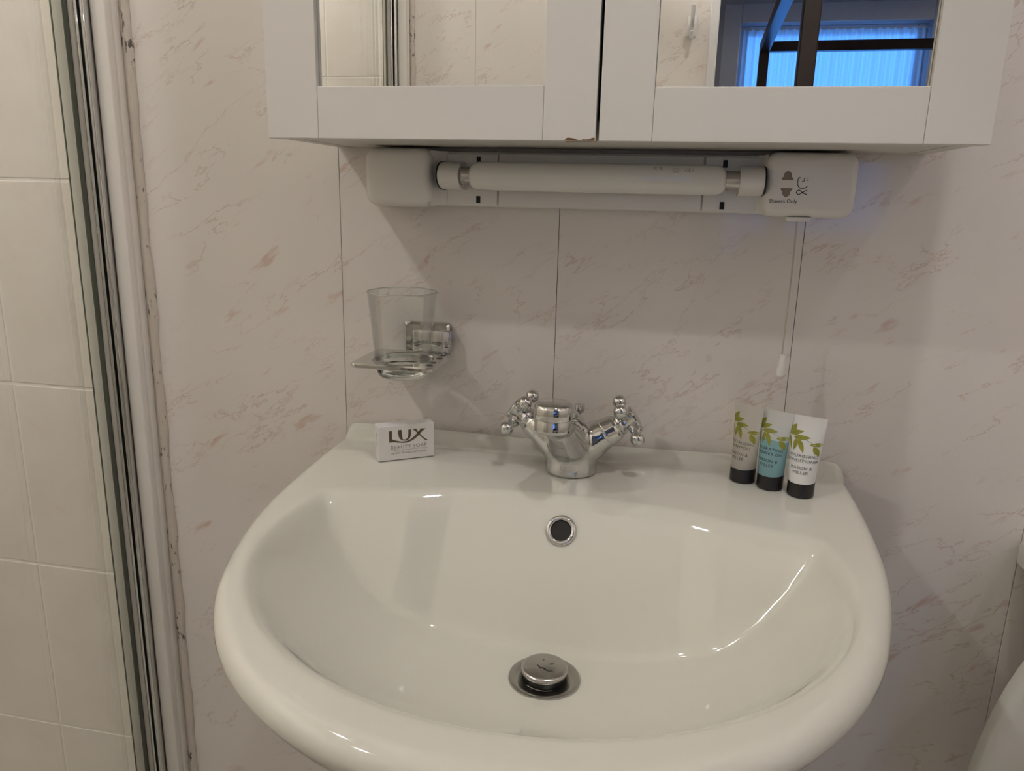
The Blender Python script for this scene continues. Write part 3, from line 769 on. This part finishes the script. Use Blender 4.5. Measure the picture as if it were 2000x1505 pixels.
leaves = [(-.0122, .0610, 58, .0125, .0026), (-.0115, .0610, 25, .0115, .0024), (-.0080, .0585, 8, .0115, .0022), (-.0118, .0600, -84, .0135, .0014), (-.0055, .0580, -100, .0120, .0017), (-.0045, .0585, -72, .0145, .0018), (.0032, .0535, 8, .0130, .0020), (.0062, .0520, -50, .0120, .0026)]
def tl(a, b): return [(a[0], .0405, .0040, TEXTINK), (a[1], .0360, .0040, TEXTINK), (b[0], .0290, .0042, TEXTINK), (b[1], .0245, .0042, TEXTINK)]
make_tube(.2080, -.0495, 44, CLEARTUBE, 'clear toiletry tube of shampoo with black cap, nearest the tap', tl(('REVITALISING', 'SHAMPOO'), ('MASON &', 'MILLER')), leaves)
make_tube(.2335, -.0630, 36, BLUETUBE, 'blue gel toiletry tube, middle of the three on the basin', tl(('HYDRATING', 'SHOWER GEL'), ('MASON &', 'MILLER')), leaves)
make_tube(.2610, -.0765, 22, WHITETUBE, 'white conditioner tube with black cap, nearest the basin corner', tl(('NOURISHING', 'CONDITIONER'), ('MASON &', 'MILLER')), leaves)

# ------------------------------------------------------------------ shower screen
def make_screen():
    root = empty('shower_screen', (0, 0, 0)); tag(root, 'clear glass shower screen with chrome and white wall channel', 'shower screen')
    H0, H1 = .10, 1.95
    for sgn, yw in ((-1, 0.0), (1, Y_FRONT)):
        Y = lambda q: yw+sgn*q
        def strip(name, x0, x1, q0, q1, m, bev=.0, par=root, sm=30, seg=3):
            return bx(name, (x0, min(Y(q0), Y(q1)), H0), (x1, max(Y(q0), Y(q1)), H1), m, par, bev=bev, seg=seg, smooth=sm)
        ch = strip('wall_channel', -.5302, -.5105, 0, .0210, PVC, .0022)
        strip('channel_lip', -.5130, -.5070, 0, .0125, PVC, .0015, ch)
        # silicone bead with mould
        bm = bmesh.new(); rings = []
        for k in range(120):
            z = H0+(H1-H0)*k/119; w = .0140+.0008*math.sin(k*.7)+random.uniform(-.0012, .0012); t_ = .0042+random.uniform(-.0006, .0006)
            rings.append([(-.4965+w*math.cos(a)*.0 + w*(1-a/math.pi*2) if False else -.5085+w*(.5-.5*math.cos(a)), Y(t_*math.sin(a)+.0004), z) for a in [math.pi*i/6 for i in range(7)]])
        loft(bm, rings, closed=False, cap0=False, cap1=False)
        finish(bm, 'silicone_bead', SILICONE, ch, smooth=70)
        # chrome profile: two rounded ribs with a dark slot
        pr = strip('chrome_profile', -.5365, -.5303, .002, .0300, CHROME, .0030)
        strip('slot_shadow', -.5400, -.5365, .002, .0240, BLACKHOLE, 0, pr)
        strip('chrome_rib', -.5445, -.5400, .002, .0290, CHROME, .0018, pr)
        strip('clamp_profile', -.5545, -.5445, .002, .0255, PVC, .0015, pr)
        strip('glass_edge_strip', -.5560, -.5545, .016, .0320, GREENEDGE, .0003)  # dark green painted in for the refraction at the glass edge
        strip('edge_seal', -.5560, -.5550, .0330, .0475, SEALM, .0003)
        strip('seal_lip', -.5562, -.5549, .0476, .0488, GREENEDGE, 0)
    pane = bx('glass_pane', (-.5620, Y_FRONT+.012, H0+.02), (-.5565, -.012, H1-.03), PANE, root, smooth=None)
    bx('top_rail', (-.5700, Y_FRONT+.001, H1-.03), (-.5300, -.001, H1+.01), CHROME, root, bev=.003)
    bx('bottom_rail', (-.5700, Y_FRONT+.001, H0-.005), (-.5300, -.001, H0+.02), CHROME, root, bev=.003)
make_screen()
tag(bx('shower_tray', (-1.400, Y_FRONT+.001, 0), (-.520, -.001, .095), CERAMIC, None, bev=.012), 'white shower tray on the floor behind glass screen', 'shower tray')

# ------------------------------------------------------------------ toilet (only its left edge is in the picture)
def make_toilet():
    TX = .635
    root = empty('toilet', (TX, 0, 0)); tag(root, 'white toilet with raised lid at right edge beside the basin', 'toilet')
    def rr_ring(w, y0, y1, rad, z): return [(x, y, z) for x, y in rrect(w, y1-y0, rad, 6, 0, (y0+y1)/2)]
    bm = bmesh.new()
    loft(bm, [rr_ring(.200, -.11, -.004, .03, .610), rr_ring(.224, -.125, -.003, .012, .635), rr_ring(.266, -.132, -.002, .012, .752)])
    finish(bm, 'cistern', CERAMIC, root, smooth=40)
    bm = bmesh.new()
    loft(bm, [rr_ring(.268, -.133, -.002, .012, .7525), rr_ring(.282, -.137, -.001, .012, .755), rr_ring(.282, -.137, -.001, .012, .774), rr_ring(.276, -.134, -.003, .012, .780), rr_ring(.256, -.125, -.01, .012, .782)])
    lid = finish(bm, 'cistern_lid', CERAMIC, root, smooth=40)
    finish(lathe(bmesh.new(), [(.021, .782), (.021, .7845), (.018, .7855), (0, .7855)], 32, Matrix.Translation((0, -.07, 0))), 'flush_button', CHROME, lid)
    finish(tube(bmesh.new(), [(0, -.05, .612), (0, -.05, .50), (0, -.06, .40)], .02, 20), 'flush_pipe', CERAMIC, root)
    # raised lid
    def lid_mesh(w, h):
        pts = []
        for i in range(41):
            t = math.pi*i/40; c, s_ = math.cos(t), math.sin(t)
            pts.append((w/2*abs(c)**.72*(1 if c >= 0 else -1), .05+(h-.05)*s_**.72))
        return [(w/2*.80, 0)] + pts + [(-w/2*.80, 0)]
    o = lid_mesh(.426, .426)
    rings = []
    for d, k in ((0, .97), (-.003, 1.0), (-.012, 1.0), (-.017, .985), (-.019, .95)):
        rings.append([(x*k, -.1385+d, .4335+z*k+(1-k)*.2-.03) for x, z in o])
    finish(loft(bmesh.new(), rings), 'seat_lid', CERAMIC, root, smooth=50)
    # seat ring and pan
    def egg(w, l, y0, n=48):
        out = []
        for i in range(n):
            a = 2*math.pi*i/n; c, s = math.cos(a), math.sin(a)
            out.append((w/2*c*(1-.10*max(0, -s)), y0 - l/2 + l/2*s))
        return out
    rings = []
    for z, w, l in ((0, .20, .30), (.04, .19, .29), (.15, .20, .32), (.28, .29, .40), (.37, .355, .45), (.408, .362, .46)):
        rings.append([(x, y, z) for x, y in egg(w, l, -.20 if z > .2 else -.16)])
    rings += [[(x, y, z) for x, y in egg(w, l, y0)] for z, w, l, y0 in ((.410, .30, .38, -.235), (.36, .26, .33, -.25), (.26, .16, .20, -.30), (.22, .08, .10, -.33))]
    finish(loft(bmesh.new(), rings), 'pan', CERAMIC, root, smooth=45)
    bx('pan_shelf', (-.10, -.25, .30), (.10, -.02, .402), CERAMIC, root, bev=.02, seg=3)
    a = egg(.372, .44, -.226); b = egg(.25, .30, -.29)
    rings = [[(x, y, .412) for x, y in a], [(x, y, .424) for x, y in a], [(x*.96, -.446+(y+.446)*.96, .431) for x, y in a], [(x*1.05, -.44+(y+.44)*1.05, .430) for x, y in b], [(x, y, .424) for x, y in b], [(x, y, .412) for x, y in b], [(x, y, .412) for x, y in a]]
    finish(loft(bmesh.new(), rings, cap0=False, cap1=False), 'seat', CERAMIC, root, smooth=50)
make_toilet()

# ------------------------------------------------------------------ robe hook on the wall behind (seen in the mirror)
hk = empty('robe_hook', (.133, Y_FRONT, 1.475)); tag(hk, 'small white double robe hook on wall, seen in mirror', 'hook')
finish(box(bmesh.new(), (-.010, .0, -.020), (.010, .005, .022), .002), 'hook_plate', GLOSSWHITE, hk)
finish(tube(bmesh.new(), [(0, .004, .004), (0, .025, -.002), (0, .045, .010), (0, .052, .034)], [.005, .0045, .004, .005], 12), 'upper_hook', GLOSSWHITE, hk)
finish(tube(bmesh.new(), [(0, .004, -.010), (0, .016, -.024), (.0, .028, -.026), (0, .035, -.014)], [.005, .0045, .004, .004], 12), 'lower_hook', GLOSSWHITE, hk)

# ------------------------------------------------------------------ bedroom: bed and curtain seen in the mirror
def make_bed():
    root = empty('four_poster_bed', (.53, -3.85, 0), math.radians(2.0)); tag(root, 'dark wooden four-poster bed frame reflected in the right mirror', 'bed')
    L_, Wd, Ht, p = 1.95, 1.45, 1.90, .048
    for x in (0, Wd):
        for y in (0, L_): bx('post', (x-p/2, y-p/2, 0), (x+p/2, y+p/2, Ht+.0), DARKWOOD, root, bev=.003)
    for y in (0, L_): bx('top_rail', (p/2, y-p/2, Ht-p), (Wd-p/2, y+p/2, Ht), DARKWOOD, root, bev=.003)
    for x in (0, Wd): bx('top_rail', (x-p/2, p/2, Ht-p), (x+p/2, L_-p/2, Ht), DARKWOOD, root, bev=.003)
    for x in (0, Wd): bx('side_rail', (x-p/2, p/2, .25), (x+p/2, L_-p/2, .38), DARKWOOD, root, bev=.003)
    for y in (0, L_): bx('end_board', (p/2, y-.015, .25), (Wd-p/2, y+.015, .55 if y else .95), DARKWOOD, root, bev=.003)
    bx('mattress', (.03, .03, .385), (Wd-.03, L_-.03, .58), LINEN, root, bev=.04, seg=4, smooth=40)
    for x in (.10, .76): bx('pillow', (x, .06, .575), (x+.58, .46, .70), LINEN, root, bev=.05, seg=4, smooth=40)
make_bed()
bm = bmesh.new(); nx = 220; cols = []
for zz in (WZ0-.10, WZ0+.4, WZ1-.4, WZ1-.03):
    cols.append([bm.verts.new((WX0+.02+(WX1-WX0-.04)*i/nx, Y_WIN-.035+.014*math.sin(i*.62+.5*math.sin(i*.11))+.006*math.sin(i*.23), zz)) for i in range(nx+1)])
for a, b in zip(cols, cols[1:]):
    for i in range(nx): bm.faces.new((a[i], a[i+1], b[i+1], b[i]))
cr_ = empty('net_curtain', (0, 0, 0)); tag(cr_, 'pleated net curtain glowing blue with daylight, reflected in mirror', 'curtain')
finish(bm, 'curtain_cloth', CURTAIN, cr_, smooth=180)
finish(tube(bmesh.new(), [(WX0+.001, Y_WIN-.035, WZ1-.028), (WX1-.001, Y_WIN-.035, WZ1-.028)], .006, 10), 'curtain_rod', GLOSSWHITE, cr_)

# ------------------------------------------------------------------ ceiling downlights (each with its own lamp)
for i, (x, y, pw) in enumerate(DOWNLIGHTS + BEDROOM_LIGHTS):
    root = empty('downlight', (x, y, CEIL)); tag(root, ['recessed ceiling downlight above the shower, nearest the doorway wall', 'added ceiling downlight brightening the shower tiles, nearest the basin wall', 'recessed ceiling downlight above the middle of the room', 'recessed ceiling downlight above the toilet side', 'recessed bedroom ceiling downlight nearest the doorway', 'recessed bedroom ceiling downlight beyond the bed'][i], 'downlight', 'ceiling downlights')
    finish(lathe(bmesh.new(), [(.030, -.001), (.030, -.004), (.042, -.005), (.044, -.002), (.044, 0)], 40), 'trim_ring', CHROME, root)
    finish(lathe(bmesh.new(), [(0, -.0015), (.029, -.0015)], 32), 'lamp_face', BULB, root)
    ld = bpy.data.lights.new('downlight_lamp', 'SPOT'); ld.energy = pw*4; ld.color = WARM; ld.shadow_soft_size = .026; ld.spot_size = math.radians(176); ld.spot_blend = .15
    lo = bpy.data.objects.new('downlight_lamp', ld); link(lo, root); lo.location = (0, 0, -.012)
